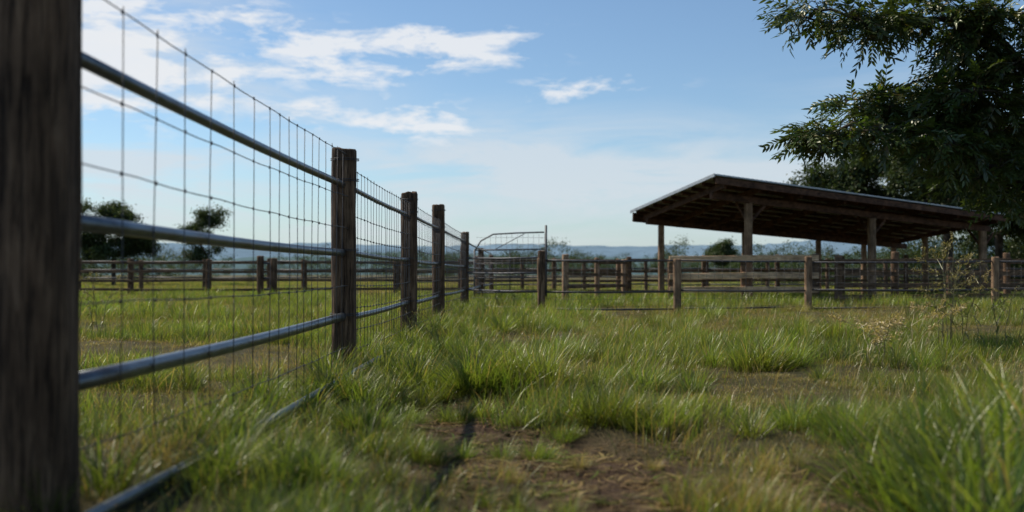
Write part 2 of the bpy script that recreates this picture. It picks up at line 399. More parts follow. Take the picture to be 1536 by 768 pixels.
# litter on the bare soil: clods and dead straw
cL = bpy.data.collections.new('litter_shapes')
for i in range(3):
    r_ = random.Random(i); mb = MB(); vs = []; fs = []
    for a_ in range(5):
        for b_ in range(8):
            th = math.pi * (a_ + .5) / 5; ph = 2 * math.pi * b_ / 8; q = r_.uniform(.65, 1.15)
            vs.append((q * math.sin(th) * math.cos(ph), q * math.sin(th) * math.sin(ph) * .8, q * math.cos(th) * .6))
    for a_ in range(4):
        for b_ in range(8): fs.append((a_ * 8 + b_, a_ * 8 + (b_ + 1) % 8, (a_ + 1) * 8 + (b_ + 1) % 8, (a_ + 1) * 8 + b_))
    fs.append(tuple(range(8))); fs.append(tuple(range(39, 31, -1)))
    mb.add([(v[0] * .012, v[1] * .012, v[2] * .012) for v in vs], fs)
    mb.obj(f'a_clod_{i}', M_GROUND, None, False, cL)
for i in range(3):
    blades(f'b_straw_{i}', cL, 16, 0.12, (0.05, 0.16), (0.002, 0.005), 0.95, (0.0, 0.3), 0.0, 500 + i)
    me_ = cL.objects[f'b_straw_{i}'].data
    co = np.zeros(len(me_.vertices) * 3); me_.vertices.foreach_get('co', co); co = co.reshape(-1, 3)
    q = co.copy(); q[:, 0] = co[:, 0] + co[:, 2] * np.cos(co[:, 1] * 90); q[:, 1] = co[:, 1] + co[:, 2] * np.sin(co[:, 1] * 90); q[:, 2] = 0.004 + 0.1 * co[:, 2]
    me_.vertices.foreach_set('co', q.ravel()); me_.update()
x, y = wedge(26000, 2.2, 10); dm = dirt_mask(x, y); keep = (dm > 0.2) & (rng.random(len(x)) < 0.6); x = x[keep]; y = y[keep]; n = len(x)
k = np.where(rng.random(n) < 0.66, rng.integers(0, 3, n), rng.integers(3, 6, n))
scatter('soil_litter', np.stack([x, y, gh(x, y) + .001], 1), np.stack([x * 0, x * 0, rng.uniform(0, 6.28, n)], 1), np.where(k < 3, rng.uniform(.25, 1.0, n) ** 2 * 1.4 + .15, rng.uniform(.6, 1.1, n)), k, cL)

# tufts : (x, y, spread radius, count, scale, kind)
T = []
def tuft(x, y, rad, cnt, sc, kind='g'):
    for i in range(cnt):
        a_ = random.uniform(0, 6.28); q = rad * math.sqrt(random.random())
        idx = {'g': random.randint(0, 3), 'd': random.randint(4, 5), 'l': random.randint(6, 7), 'b': random.randint(8, 9)}[kind]
        T.append((x + q * math.cos(a_), y + q * math.sin(a_) * 0.8, sc * random.uniform(0.7, 1.15), idx))
tuft(0.05, 6.2, 0.34, 15, 1.05); tuft(0.58, 4.8, 0.22, 9, 0.8); tuft(-0.75, 6.6, 0.3, 9, 0.9)
tuft(1.75, 7.6, 0.5, 12, 0.95); tuft(3.3, 10.6, 0.5, 10, 1.0); tuft(1.3, 4.45, 0.32, 10, 0.68)
tuft(1.60, 3.2, 0.2, 8, 1.1, 'l'); tuft(1.5, 3.4, 0.25, 7, 1.0, 'g'); tuft(1.36, 2.9, 0.15, 5, 0.95, 'l'); tuft(0.72, 3.2, 0.2, 9, 0.62, 'd')
tuft(1.10, 2.3, 0.08, 2, 0.85, 'b'); tuft(1.22, 2.4, 0.12, 4, 0.95, 'l'); tuft(-0.25, 2.3, 0.3, 4, 0.5, 'g'); tuft(0.3, 2.1, 0.25, 3, 0.45, 'd'); tuft(-0.6, 2.5, 0.2, 4, 0.6, 'g'); tuft(0.1, 3.1, 0.3, 4, 0.3, 'g')
tuft(-0.72, 4.6, 0.22, 6, 0.65); tuft(-0.9, 5.5, 0.25, 8, 0.85); tuft(-0.55, 3.3, 0.22, 6, 0.55); tuft(-0.8, 3.4, 0.2, 5, 0.6); tuft(-0.6, 5.9, 0.25, 7, 0.7); tuft(-.45, 4.0, .18, 5, .55); tuft(-.5, 5.2, .15, 4, .5)
tuft(0.95, 8.2, 0.4, 7, 0.7); tuft(2.6, 6.2, 0.4, 5, 0.55); tuft(3.0, 7.4, 0.4, 7, 0.7); tuft(-0.35, 8.4, 0.4, 9, 0.85); tuft(0.3, 12.3, 0.6, 7, 0.9)
tuft(-0.2, 11.0, 0.5, 6, 0.8); tuft(2.0, 12.6, 0.5, 5, 0.8); tuft(4.6, 9.3, 0.5, 6, 0.8); tuft(2.05, 4.7, 0.3, 5, 0.6); tuft(0.15, 4.2, 0.1, 2, 0.35)
tuft(1.0, 3.9, .2, 3, .4, 'd'); tuft(0.35, 5.4, .25, 3, .4, 'd'); tuft(2.4, 5.2, .3, 4, .55, 'd'); tuft(-0.2, 4.1, .2, 4, .38); tuft(0.3, 3.7, .35, 4, .3, 'd'); tuft(.45, 3.0, .2, 3, .3, 'g'); tuft(-.25, 5.3, .2, 4, .45); tuft(.1, 4.7, .25, 4, .35)
for yy in np.arange(2.6, 21, 0.2):     # growth along the fence
    if random.random() < 0.85:
        T.append((-1.327 + 0.0214 * yy + random.gauss(0.05, 0.15), yy, random.uniform(0.35, 1.0), random.choice([0, 1, 2, 3, 0, 1, 4])))
for i in range(420):
    y_ = math.sqrt(random.uniform(12, 32 ** 2)); x_ = random.uniform(-1, 1) * (0.58 * y_ + 1)
    gg = float(greenness(np.array([x_]), np.array([y_]))[0])
    if dirt_mask(np.array([x_]), np.array([y_]))[0] > 0.3: continue
    if gg > 0.53 or random.random() < 0.22:
        for q in range(random.randint(1, 6)):
            T.append((x_ + random.gauss(0, 0.18), y_ + random.gauss(0, 0.16), random.uniform(0.4, 0.95), random.choice([0, 1, 2, 3]) if gg > 0.5 else random.choice([0, 4, 5])))
T = np.array(T)
scatter('grass_tuft', np.stack([T[:, 0], T[:, 1], gh(T[:, 0], T[:, 1])], 1), np.stack([rng.normal(0, .06, len(T)), rng.normal(0, .06, len(T)), rng.uniform(0, 6.28, len(T))], 1), T[:, 2], T[:, 3].astype(int), cT)

# ---------------------------------------------------------------- near fence
def fx(d): return -1.327 + 0.0214 * d
FP = [(2.66, 1.66, 0.112), (7.0, 1.58, 0.086), (10.6, 1.57, 0.086), (13.95, 1.67, 0.087), (19.2, 1.51, 0.078), (25.0, 1.35, 0.07), (31.5, 1.3, 0.07)]
fence = empty('wire_fence')
m = MB()
for i, (d, zt, r) in enumerate(FP):
    m.post(fx(d) - (0.012 if i == 0 else 0), d, -0.25, zt, r, seed=100 + i, sq=0.5, segs=36, dz=0.05, lean=(random.uniform(-.012, .012) if i else 0, 0))
m.obj('posts', M_POST, fence, True)
pipes = MB()
FP0 = FP
for i in range(len(FP0) - 1):
    d0, _, r0 = FP0[i]; d1, _, r1 = FP0[i + 1]
    for z, r in ((1.335, 0.023), (0.845, 0.025), (0.395, 0.028)):
        if i: r *= 0.8
        j0, j1 = random.uniform(-.012, .012), random.uniform(-.012, .012)
        a0, a1 = d0 + r0 * 0.6, d1 - r1 * 0.6
        pts = []
        for t in np.linspace(0, 1, 9):
            d = a0 + (a1 - a0) * t
            pts.append((fx(d), d, z + j0 * (1 - t) + j1 * t - 0.012 * math.sin(math.pi * t)))
        pipes.tube(pts, r, 14)
pipes.obj('pipe_rails', M_PIPE, fence, True)
w = MB()
for i in range(len(FP0) - 1):
    d0, z0t, r0 = FP0[i]; d1, z1t, r1 = FP0[i + 1]
    first = i == 0
    hz = [1.53, 1.24, 1.02, 0.62, 0.2] if first else [1.45, 1.30, 1.12, 0.97, 0.8, 0.62, 0.46, 0.3, 0.16]
    if i > 3: hz = [1.2, 0.95, 0.7, 0.45, 0.2]
    off = 0.035
    for z in hz:
        ph = random.uniform(0, 6); pts = []
        for t in np.linspace(0, 1, 16):
            d = d0 + (d1 - d0) * t
            pts.append((fx(d) + off, d, z - 0.018 * math.sin(math.pi * t) + 0.003 * math.sin(t * 31 + ph)))
        w.tube(pts, 0.0024, 5)
    step = (0.29 if first else 0.15) if i <= 3 else 0.3
    d = d0 + 0.16
    while d < d1 - 0.08:
        st = step if not (i == 0 and d > 4.6) else 0.19
        top = hz[0] + (0.0 if random.random() < .8 else 0.02); t = (d - d0) / (d1 - d0); sag = -0.018 * math.sin(math.pi * t)
        dx = random.gauss(0, 0.006); dd = random.gauss(0, 0.008)
        w.tube([(fx(d) + off, d, G(fx(d), d) + 0.02), (fx(d) + off + dx, d + dd, 0.7), (fx(d) + off, d + dd, top + sag)], 0.0021, 5)
        for z in hz:   # wire knots
            w.tube([(fx(d) + off, d, z + sag - 0.007), (fx(d) + off, d, z + sag + 0.007)], 0.004, 5)
        d += st * random.uniform(0.93, 1.07)
# wraps of wire round the posts
for (d, zt, r) in FP[1:5]:
    for z in (1.335, 0.845, 0.395, zt - 0.1):
        for k in range(2):
            zz = z + 0.02 + k * 0.011
            w.tube([(fx(d) + (r * 1.16) * math.cos(q), d + (r * 1.16) * math.sin(q), zz + 0.004 * math.sin(q)) for q in np.linspace(0, 2 * math.pi, 18)], 0.0022, 4, False)
w.obj('wire_mesh', M_WIRE, fence, True)

# loose pipe on the ground
m = MB()
m.tube([(fx(d) + 0.17, d, 0.062 + 0.006 * math.sin(d * 1.1)) for d in np.linspace(2.3, 7.6, 20)], 0.021, 12)
m.obj('steel_pipe', M_PIPE, None, True)

# ---------------------------------------------------------------- other fences
def rail_fence(name, pts, post_r, post_h, zs, rail_r, mat_post, mat_rail, spacing=2.3, wooden=False, mesh=False, seed=0, exact=False):
    e = empty(name); pm = MB(); rm = MB(); wm = MB(); random.seed(seed)
    for a_, b_ in zip(pts[:-1], pts[1:]):
        A_ = Vector((a_[0], a_[1], 0)); B_ = Vector((b_[0], b_[1], 0)); L = (B_ - A_).length; n = 1 if exact else max(1, round(L / spacing))
        for i in range(n + 1):
            if i == n and b_ is not pts[-1]: continue
            p = A_.lerp(B_, i / n); g = G(p.x, p.y)
            pm.post(p.x, p.y, g - 0.2, g + post_h * random.uniform(0.95, 1.06), post_r * random.uniform(0.9, 1.12), seed=seed * 50 + i, sq=0.4, segs=14, dz=0.15, lean=(random.uniform(-.02, .02), 0))
        dirn = (B_ - A_).normalized(); nrm = Vector((dirn.y, -dirn.x, 0))
        if nrm.y > 0: nrm = -nrm
        for z in zs:
            for i in range(n):
                p = A_.lerp(B_, i / n); q = A_.lerp(B_, (i + 1) / n)
                jz0, jz1 = random.uniform(-.02, .02), random.uniform(-.02, .02)
                if wooden:
                    o = nrm * (post_r + 0.02 + (0.004 if i % 2 else 0))
                    rm.beam(p + o + Vector((0, 0, z + jz0)) - dirn * 0.05, q + o + Vector((0, 0, z + jz1)) + dirn * 0.04, 0.038, rail_r * 2, 0.006, 0.004)
                else:
                    rm.tube([p + Vector((0, 0, z + jz0)), p.lerp(q, .5) + Vector((0, 0, z + (jz0 + jz1) / 2 - .012)), q + Vector((0, 0, z + jz1))], rail_r, 8)
        if mesh:
            t = 0.1
            while t < L:
                p = A_ + dirn * t; wm.tube([(p.x, p.y - 0.03, 0.04), (p.x, p.y - 0.03, zs[0])], 0.0025, 4); t += 0.16
            for z in np.arange(0.12, zs[0], 0.14):
                wm.tube([(A_.x, A_.y - .03, z), ((A_.x + B_.x) / 2, (A_.y + B_.y) / 2 - .03, z - 0.015), (B_.x, B_.y - .03, z)], 0.0024, 4)
    pm.obj('posts', mat_post, e, True); rm.obj('rails', mat_rail, e, not wooden)
    if wm.v: wm.obj('wire_mesh', M_WIRE, e, True)
    return e

rail_fence('pipe_rail_fence', [(fx(19.2), 19.2), (0.52, 17.7)], 0.062, 1.2, [1.0, 0.72, 0.4, 0.1], 0.018, M_POST, M_RAILD, mesh=True, seed=2, exact=True)
rail_fence('pipe_rail_fence', [(0.52, 17.7), (3.02, 18.2), (5.62, 18.9), (9.5, 19.6), (13.5, 20.4)], 0.066, 1.04, [0.94, 0.40, 0.07], 0.017, M_POST2, M_RAILD, mesh=True, seed=3, exact=True)
rail_fence('wooden_rail_fence', [(3.7, 23.2), (7.1, 23.3)], 0.075, 1.12, [1.06, 0.66, 0.34], 0.07, M_RAILW, M_TAN, 1.7, True, seed=4)
rail_fence('wooden_rail_fence', [(7.4, 22.6), (10.2, 23.2), (14.8, 24.4)], 0.08, 1.12, [1.0, 0.72, 0.44, 0.18], 0.055, M_RAILW, M_RAILW, 1.9, True, seed=5)
rail_fence('wooden_rail_fence', [(-1.0, 29.5), (8, 30), (24, 31.5)], 0.075, 1.22, [1.1, 0.8, 0.5, 0.2], 0.04, M_RAILW, M_RAILW, 2.1, True, seed=6)
rail_fence('pipe_rail_fence', [(-2.0, 38), (22, 40)], 0.07, 1.3, [1.2, 0.9, 0.6, 0.3], 0.025, M_POST, M_RAILD, 2.4, seed=7)
rail_fence('wooden_rail_fence', [(-19, 31), (-9.3, 30.5), (-1.0, 33)], 0.085, 1.15, [1.05, 0.78, 0.5, 0.22], 0.04, M_POST, M_RAILW, 2.5, True, seed=8)
rail_fence('pipe_rail_fence', [(-30, 44), (-2.0, 42)], 0.09, 1.35, [1.25, 0.9, 0.55], 0.03, M_POST, M_RAILD, 2.8, seed=9)
rail_fence('pipe_rail_fence', [(-6.7, 26.5), (-6.35, 26.5)], 0.085, 1.15, [1.0, 0.6, 0.3], 0.025, M_POST, M_RAILD, seed=10, exact=True)
rail_fence('wooden_rail_fence', [(1.2, 22.5), (3.0, 26.5), (3.2, 30)], 0.07, 1.15, [1.0, 0.7, 0.4], 0.04, M_POST2, M_RAILW, 2.4, True, seed=12)

# metal gate frame with wire infill
g_ = empty('metal_gate'); m = MB()
gp = [(-0.9, 24, 1.25), (-0.75, 24, 1.5), (-0.45, 24, 1.66), (0.1, 24, 1.69), (0.78, 24, 1.71)]
m.tube(gp, 0.018, 8); m.tube([(0.82, 24, -0.1), (0.82, 24, 1.88)], 0.028, 8)
m.tube([(-0.9, 24, -0.1), (-0.9, 24, 1.3)], 0.022, 8)
for z in (1.28, 0.95, 0.6, 0.25): m.tube([(-0.9, 24, z), (0.8, 24, z + 0.02)], 0.016, 8)
m.tube([(-0.05, 24, 0.25), (-0.05, 24, 1.28)], 0.014, 8)
m.tube([(-0.4, 24.0, 1.3), (0.3, 24.0, 1.67)], 0.010, 6)
m.obj('frame', M_RAILD, g_, True)
m = MB()
for x_ in np.arange(-0.78, 0.8, 0.13): m.tube([(x_, 23.97, 0.1), (x_, 23.97, min(1.66, 1.66 - max(0, -0.45 - x_) * 0.9))], 0.003, 4)
for z in np.arange(0.3, 1.6, 0.16): m.tube([(-0.86, 23.97, z), (0.8, 23.97, z)], 0.003, 4)
m.obj('wire_infill', M_WIRE, g_, True)

# ---------------------------------------------------------------- shelter
random.seed(33)
A = Vector((4.56, 22.3, 2.93)); AC = Vector((9.64, 6.2, -0.53)); AB = Vector((-1.27, 4.7, -0.51))
def RP(s, t, dz=0.0): return A + AC * s + AB * t + Vector((0, 0, dz))
sh = empty('open_shelter')
m = MB()
ns = 460; nt_ = 5; vs = []; fs = []
for side, dz in ((0, 0.0), (1, -0.006)):
    for j in range(nt_):
        for i in range(ns + 1):
            vs.append(RP(-0.006 + 1.012 * i / ns, -0.012 + 1.024 * j / (nt_ - 1), dz + 0.013 * math.cos(i * math.pi / 3.0)))
W_ = ns + 1
for side in (0, 1):
    o = side * W_ * nt_
    for j in range(nt_ - 1):
        for i in range(ns):
            q = (o + j * W_ + i, o + j * W_ + i + 1, o + (j + 1) * W_ + i + 1, o + (j + 1) * W_ + i)
            fs.append(q if side == 0 else q[::-1])
m.add(vs, fs); m.obj('roof_sheet', M_SHEET, sh, True)
m = MB()
m.beam(RP(-.006, -.016, -.03), RP(-.006, 1.012, -.03), 0.02, 0.07, .004); m.beam(RP(-.004, -.018, -.02), RP(1.006, -.018, -.02), 0.02, 0.035, .004)
m.obj('edge_flashing', M_SHEET, sh)
m = MB()
for t in np.linspace(0.03, 0.97, 9):
    m.beam(RP(0.004, t, -0.068), RP(0.996, t, -0.068), 0.05, 0.09, .006, 0.003)
m.beam(RP(0.0, -0.006, -0.135), RP(1.0, -0.006, -0.135), 0.035, 0.15, .006)
m.beam(RP(0.0, 1.006, -0.17), RP(1.0, 1.006, -0.17), 0.035, 0.25, .006)
m.obj('purlins', M_SHEL, sh)
m = MB()
for s_ in (0.03, 0.1256, 0.25, 0.39, 0.5216, 0.66, 0.80, 0.962):
    m.beam(RP(s_, 0.015, -0.185), RP(s_, 0.985, -0.185), 0.06, 0.14, .008, 0.004)
m.obj('rafters', M_SHEL, sh)
m = MB()
for t in (0.12, 0.9):
    m.beam(RP(0.02, t, -0.34), RP(0.985, t, -0.34), 0.09, 0.165, .01, 0.003)
for s_ in (0.1256, 0.5216, 0.955):
    p = RP(s_, 0.12, -0.43)
    m.beam(p + AC.normalized() * 0.06 + Vector((0, 0, -0.42)), p + AC.normalized() * 0.55, 0.05, 0.07, .006)
    m.beam(p + AB.normalized() * 0.07 + Vector((0, 0, -0.42)), p + AB.normalized() * 0.6 + Vector((0, 0, 0.14)), 0.05, 0.07, .006)
m.obj('girders', M_SHEL, sh)
m = MB()
for k, (s_, t_, r_) in enumerate([(0.1256, .12, .095), (0.5216, .12, .095), (0.955, .12, .1), (0.064, .9, .08), (0.34, .9, .08), (0.614, .9, .08), (0.93, .9, .08), (0.938, .6, .085), (0.80, 0.9, .08)]):
    p = RP(s_, t_, -0.42 if t_ != .6 else -.255)
    m.post(p.x, p.y, -0.2, p.z, r_, seed=300 + k, sq=0.7, segs=20, dz=0.2)
m.obj('posts', M_POST2, sh, True)

# ---------------------------------------------------------------- trees
cTw = bpy.data.collections.new('twigs'); cCl = bpy.data.collections.new('leaf_clumps')
def leafverts(base, d, nrm, L, Wd, droop=0.15):
    d = d.normalized(); s = d.cross(nrm).normalized(); up = s.cross(d)
    c = [base, base + d * L * 0.3, base + d * L * 0.65 - up * L * droop * 0.4, base + d * L - up * L * droop]
    v = [c[0], c[1] + s * Wd * .5 + up * Wd * .14, c[1] - s * Wd * .5 + up * Wd * .14, c[2] + s * Wd * .42 - up * 0, c[2] - s * Wd * .42, c[3], c[1], c[2]]
    fs_ = [(0, 6, 1), (0, 2, 6), (6, 7, 3, 1), (6, 2, 4, 7), (7, 5, 3), (7, 4, 5)]
    return v, fs_
def make_leaf_obj(name, coll, seed, kind):
    r = random.Random(seed); mb = MB(); cols = []
    if kind == 'twig':
        Lr = r.uniform(0.22, 0.34); n = r.randint(6, 8); pts = []
        for i in range(8):
            t = i / 7; pts.append(Vector((Lr * t, 0.02 * math.sin(t * 3 + seed), -0.07 * t * t)))
        mb.tube(pts, [0.003 * (1 - .6 * i / 7) for i in range(8)], 4, False); cols += [(0.3, .3, .5, 1)] * len(mb.v)
        for i in range(n):
            t = 0.12 + 0.85 * i / (n - 1); p = Vector((Lr * t, 0.02 * math.sin(t * 3 + seed), -0.07 * t * t))
            for sd in (-1, 1):
                d = Vector((0.75 + 0.4 * t, sd * r.uniform(0.8, 1.1) * (1 - .35 * t), r.uniform(-0.4, 0.2)))
                nr = Vector((r.uniform(-.3, .3), r.uniform(-.3, .3), 1))
                v, f_ = leafverts(p, d, nr, r.uniform(0.06, 0.10), r.uniform(0.019, 0.028), r.uniform(0, .35)); mb.add(v, f_)
                cols += [(0.0 if r.random() > .05 else .7, r.random(), .7, 1)] * len(v)
    else:
        for i in range(46):
            p = Vector((r.gauss(0, .19), r.gauss(0, .19), r.gauss(0, .13)))
            d = Vector((r.uniform(-1, 1), r.uniform(-1, 1), r.uniform(-.7, .4))); nr = Vector((r.uniform(-.6, .6), r.uniform(-.6, .6), 1))
            v, f_ = leafverts(p, d, nr, r.uniform(0.08, 0.14), r.uniform(0.04, 0.065), .2); mb.add(v, f_)
            cols += [(0.0 if r.random() > .05 else .6, r.random(), .7, 1)] * len(v)
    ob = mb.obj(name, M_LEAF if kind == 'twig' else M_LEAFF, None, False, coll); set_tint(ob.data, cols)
for i in range(5): make_leaf_obj(f'twig_{i}', cTw, i + 1, 'twig')
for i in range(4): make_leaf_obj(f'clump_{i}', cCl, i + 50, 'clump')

def grow(name, trunk, clusters, coll, ncoll, seed, leaf_per=3, r0=0.0045, sc=(0.8, 1.2), seg=0.25, pw=0.47, spread=0.12):
    r = np.random.default_rng(seed); e = empty(name)
    pos = [np.array(p, float) for p in trunk]; par = [-1] + list(range(len(trunk) - 1)); cnt = [0] * len(pos)
    ntr = len(trunk)
    arr = np.array(pos)
    def connect(target, jit):
        nonlocal arr
        lo = max(1, ntr // 2)
        dd = np.linalg.norm(arr[lo:] - target, axis=1) + 0.25 * np.maximum(0, arr[lo:, 2] - target[2])
        k = int(np.argmin(dd)) + lo
        a0 = arr[k]; L = np.linalg.norm(target - a0); n = max(1, int(L / seg)); prev = k
        bow = r.normal(0, 1, 3) * L * 0.07; bow[2] += L * 0.06
        new = []
        for i in range(1, n + 1):
            t = i / n; p = a0 * (1 - t) + target * t + bow * math.sin(math.pi * t) + (r.normal(0, jit, 3) if i < n else 0)
            pos.append(p); par.append(prev); cnt.append(0); prev = len(pos) - 1; new.append(p)
        arr = np.vstack([arr, np.array(new)])
        return prev, (target - a0) / max(L, 1e-6)
    top = arr[-1]
    clusters = sorted(clusters, key=lambda c: np.linalg.norm(np.array(c[0]) - top))
    for c in clusters: connect(np.array(c[0], float), 0.03)
    LP = []; LR = []; LS = []
    for c in clusters:
        c0 = np.array(c[0], float); rad = np.array(c[1], float); q = r.normal(0, 1, (c[2], 3)); q /= np.linalg.norm(q, axis=1)[:, None]
        q = q * (r.random((c[2], 1)) ** 0.45) * rad
        q = q[np.argsort(np.linalg.norm(q, axis=1))]
        for s in q:
            k, d = connect(c0 + s, 0.012); cnt[k] += 1
            pk = par[k]
            for i in range(leaf_per):
                t = i / max(1, leaf_per); base = pos[k] * (1 - t * 0.8) + pos[pk] * t * 0.8
                dv = d * 0.8 + r.normal(0, 0.55, 3) + s / rad * 0.3; dv[2] = dv[2] * 0.5 - 0.08; dv /= np.linalg.norm(dv)
                LP.append(base + r.normal(0, spread * 0.15, 3)); LR.append((r.normal(0, .5), -math.asin(max(-1, min(1, dv[2]))), math.atan2(dv[1], dv[0]))); LS.append(r.uniform(*sc))
    for i in range(len(pos) - 1, 0, -1):
        if par[i] >= 0: cnt[par[i]] += cnt[i]
    rad = [r0 * max(1, c) ** pw for c in cnt]
    mb = MB()
    for i in range(1, len(pos)):
        p = par[i]
        ra = min(rad[p], rad[i] * 1.5); rb = rad[i]
        if i < ntr: ra = rad[p]; rb = rad[i]
        sd = 12 if rb > 0.05 else (6 if rb > .012 else 4)
        if i == 1: ra *= 1.35
        mb.tube([tuple(pos[p]), tuple(pos[i])], [ra, rb], sd, False)
    mb.obj('trunk_and_branches', M_BARK, e, True)
    scatter(name + '_leaves', LP, LR, LS, r.integers(0, ncoll, len(LP)), coll, e)
    return e

# near tree, trunk just right of the view
rr = np.random.default_rng(3)
cl = []
for (x_, z_, rx, rz, n_, y_) in [(3.12, 3.36, .38, .12, 20, 10), (3.5, 3.18, .34, .17, 22, 9.8), (3.95, 3.38, .42, .2, 30, 10.2), (4.4, 3.22, .42, .24, 36, 9.8), (4.9, 3.15, .4, .28, 38, 10.1),
        (3.02, 2.10, .28, .07, 10, 9.9), (3.3, 2.15, .34, .11, 20, 10.1), (3.65, 2.45, .32, .14, 20, 10.3), (3.7, 2.15, .38, .15, 26, 9.8), (4.15, 2.35, .38, .2, 32, 10.1), (4.55, 2.5, .38, .24, 34, 9.7),
        (4.95, 2.3, .4, .26, 36, 10.2), (4.2, 1.93, .36, .14, 26, 9.6), (4.75, 1.78, .4, .18, 30, 10.0), (5.1, 2.75, .4, .3, 34, 9.8), (4.65, 2.85, .34, .18, 24, 10.4), (5.3, 1.6, .4, .3, 32, 10.3), (5.2, 2.3, .4, .4, 30, 10.9), (4.1, 2.62, .28, .12, 16, 10.6)]:
    cl.append(((x_, y_, z_), (rx, rx * 1.1, rz), n_))
for i in range(26):
    cl.append(((rr.uniform(4.9, 11.5), rr.uniform(8.2, 14), rr.uniform(4.0, 6.6)), (.8, .8, .45), 18))
for i in range(10):
    cl.append(((rr.uniform(6.4, 11), rr.uniform(8.6, 12.5), rr.uniform(2.4, 3.7)), (.7, .7, .4), 18))
grow('broadleaf_tree', [(8.0, 11.2, -0.2), (8.02, 11.2, 0.4), (7.95, 11.15, 1.0), (7.8, 11.1, 1.6), (7.6, 11.0, 2.2), (7.3, 10.9, 2.8)], cl, cTw, 5, 11, 4, 0.0035, (0.8, 1.25), 0.22)

def blobtree(name, x, y, h, rx, ry, trunkh, ncl, per, seed, sc=(0.9, 1.5), lean=0.0, crad=0.75):
    r = np.random.default_rng(seed); cz = (h + trunkh) / 2; rz = (h - trunkh) / 2; cl = []
    for i in range(ncl):
        q = r.normal(0, 1, 3); q /= np.linalg.norm(q); q *= (0.45 + .55 * r.random()) * 0.95
        k = crad * r.uniform(0.5, 1.1)
        cl.append(((x + q[0] * rx * r.uniform(.8, 1.15), y + q[1] * ry, cz + q[2] * rz * (1 if q[2] > 0 else .8)), (k, k, k * .42), per))
    tr = [(x + lean * t * t, y, -0.2 + (trunkh + 0.5 * rz + .2) * t) for t in np.linspace(0, 1, 6)]
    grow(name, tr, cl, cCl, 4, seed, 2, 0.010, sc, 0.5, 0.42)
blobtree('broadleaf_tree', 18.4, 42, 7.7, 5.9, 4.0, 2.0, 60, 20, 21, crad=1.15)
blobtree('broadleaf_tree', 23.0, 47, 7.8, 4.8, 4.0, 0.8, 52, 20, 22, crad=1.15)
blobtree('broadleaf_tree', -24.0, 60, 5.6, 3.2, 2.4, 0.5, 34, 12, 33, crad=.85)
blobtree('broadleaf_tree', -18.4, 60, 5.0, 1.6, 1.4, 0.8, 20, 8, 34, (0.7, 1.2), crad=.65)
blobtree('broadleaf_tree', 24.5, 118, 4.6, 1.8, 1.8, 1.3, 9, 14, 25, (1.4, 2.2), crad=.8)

# distant tree / shrub masses, one instanced collection each
def mass(name, specs, seed):
    r = np.random.default_rng(seed); P_ = []; S_ = []
    for (x0, x1, y0, y1, hmin, hmax, n) in specs:
        for i in range(n):
            cx = r.uniform(x0, x1); cy = r.uniform(y0, y1); h = r.uniform(hmin, hmax) * (0.5 + 0.8 * vnoise(np.array([cx * .12]), np.array([cy * .1]), seed)[0])
            m_ = 26
            q = r.normal(0, 1, (m_, 3)); q /= np.linalg.norm(q, axis=1)[:, None]; q *= r.random((m_, 1)) ** .35
            for v in q:
                P_.append((cx + v[0] * h * .62, cy + v[1] * h * .5, max(0.1, h * .52 + v[2] * h * .5))); S_.append(h * 0.42 * r.uniform(.7, 1.3))
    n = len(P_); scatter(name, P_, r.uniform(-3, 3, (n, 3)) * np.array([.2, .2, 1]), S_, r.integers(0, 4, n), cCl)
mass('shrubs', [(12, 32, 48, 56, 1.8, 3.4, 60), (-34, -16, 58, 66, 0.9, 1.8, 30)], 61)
mass('tree_line', [(-110, -30, 125, 190, 2.5, 5, 60), (-40, 60, 200, 300, 3.5, 7.5, 120), (30, 130, 120, 220, 3, 6, 90)], 62)

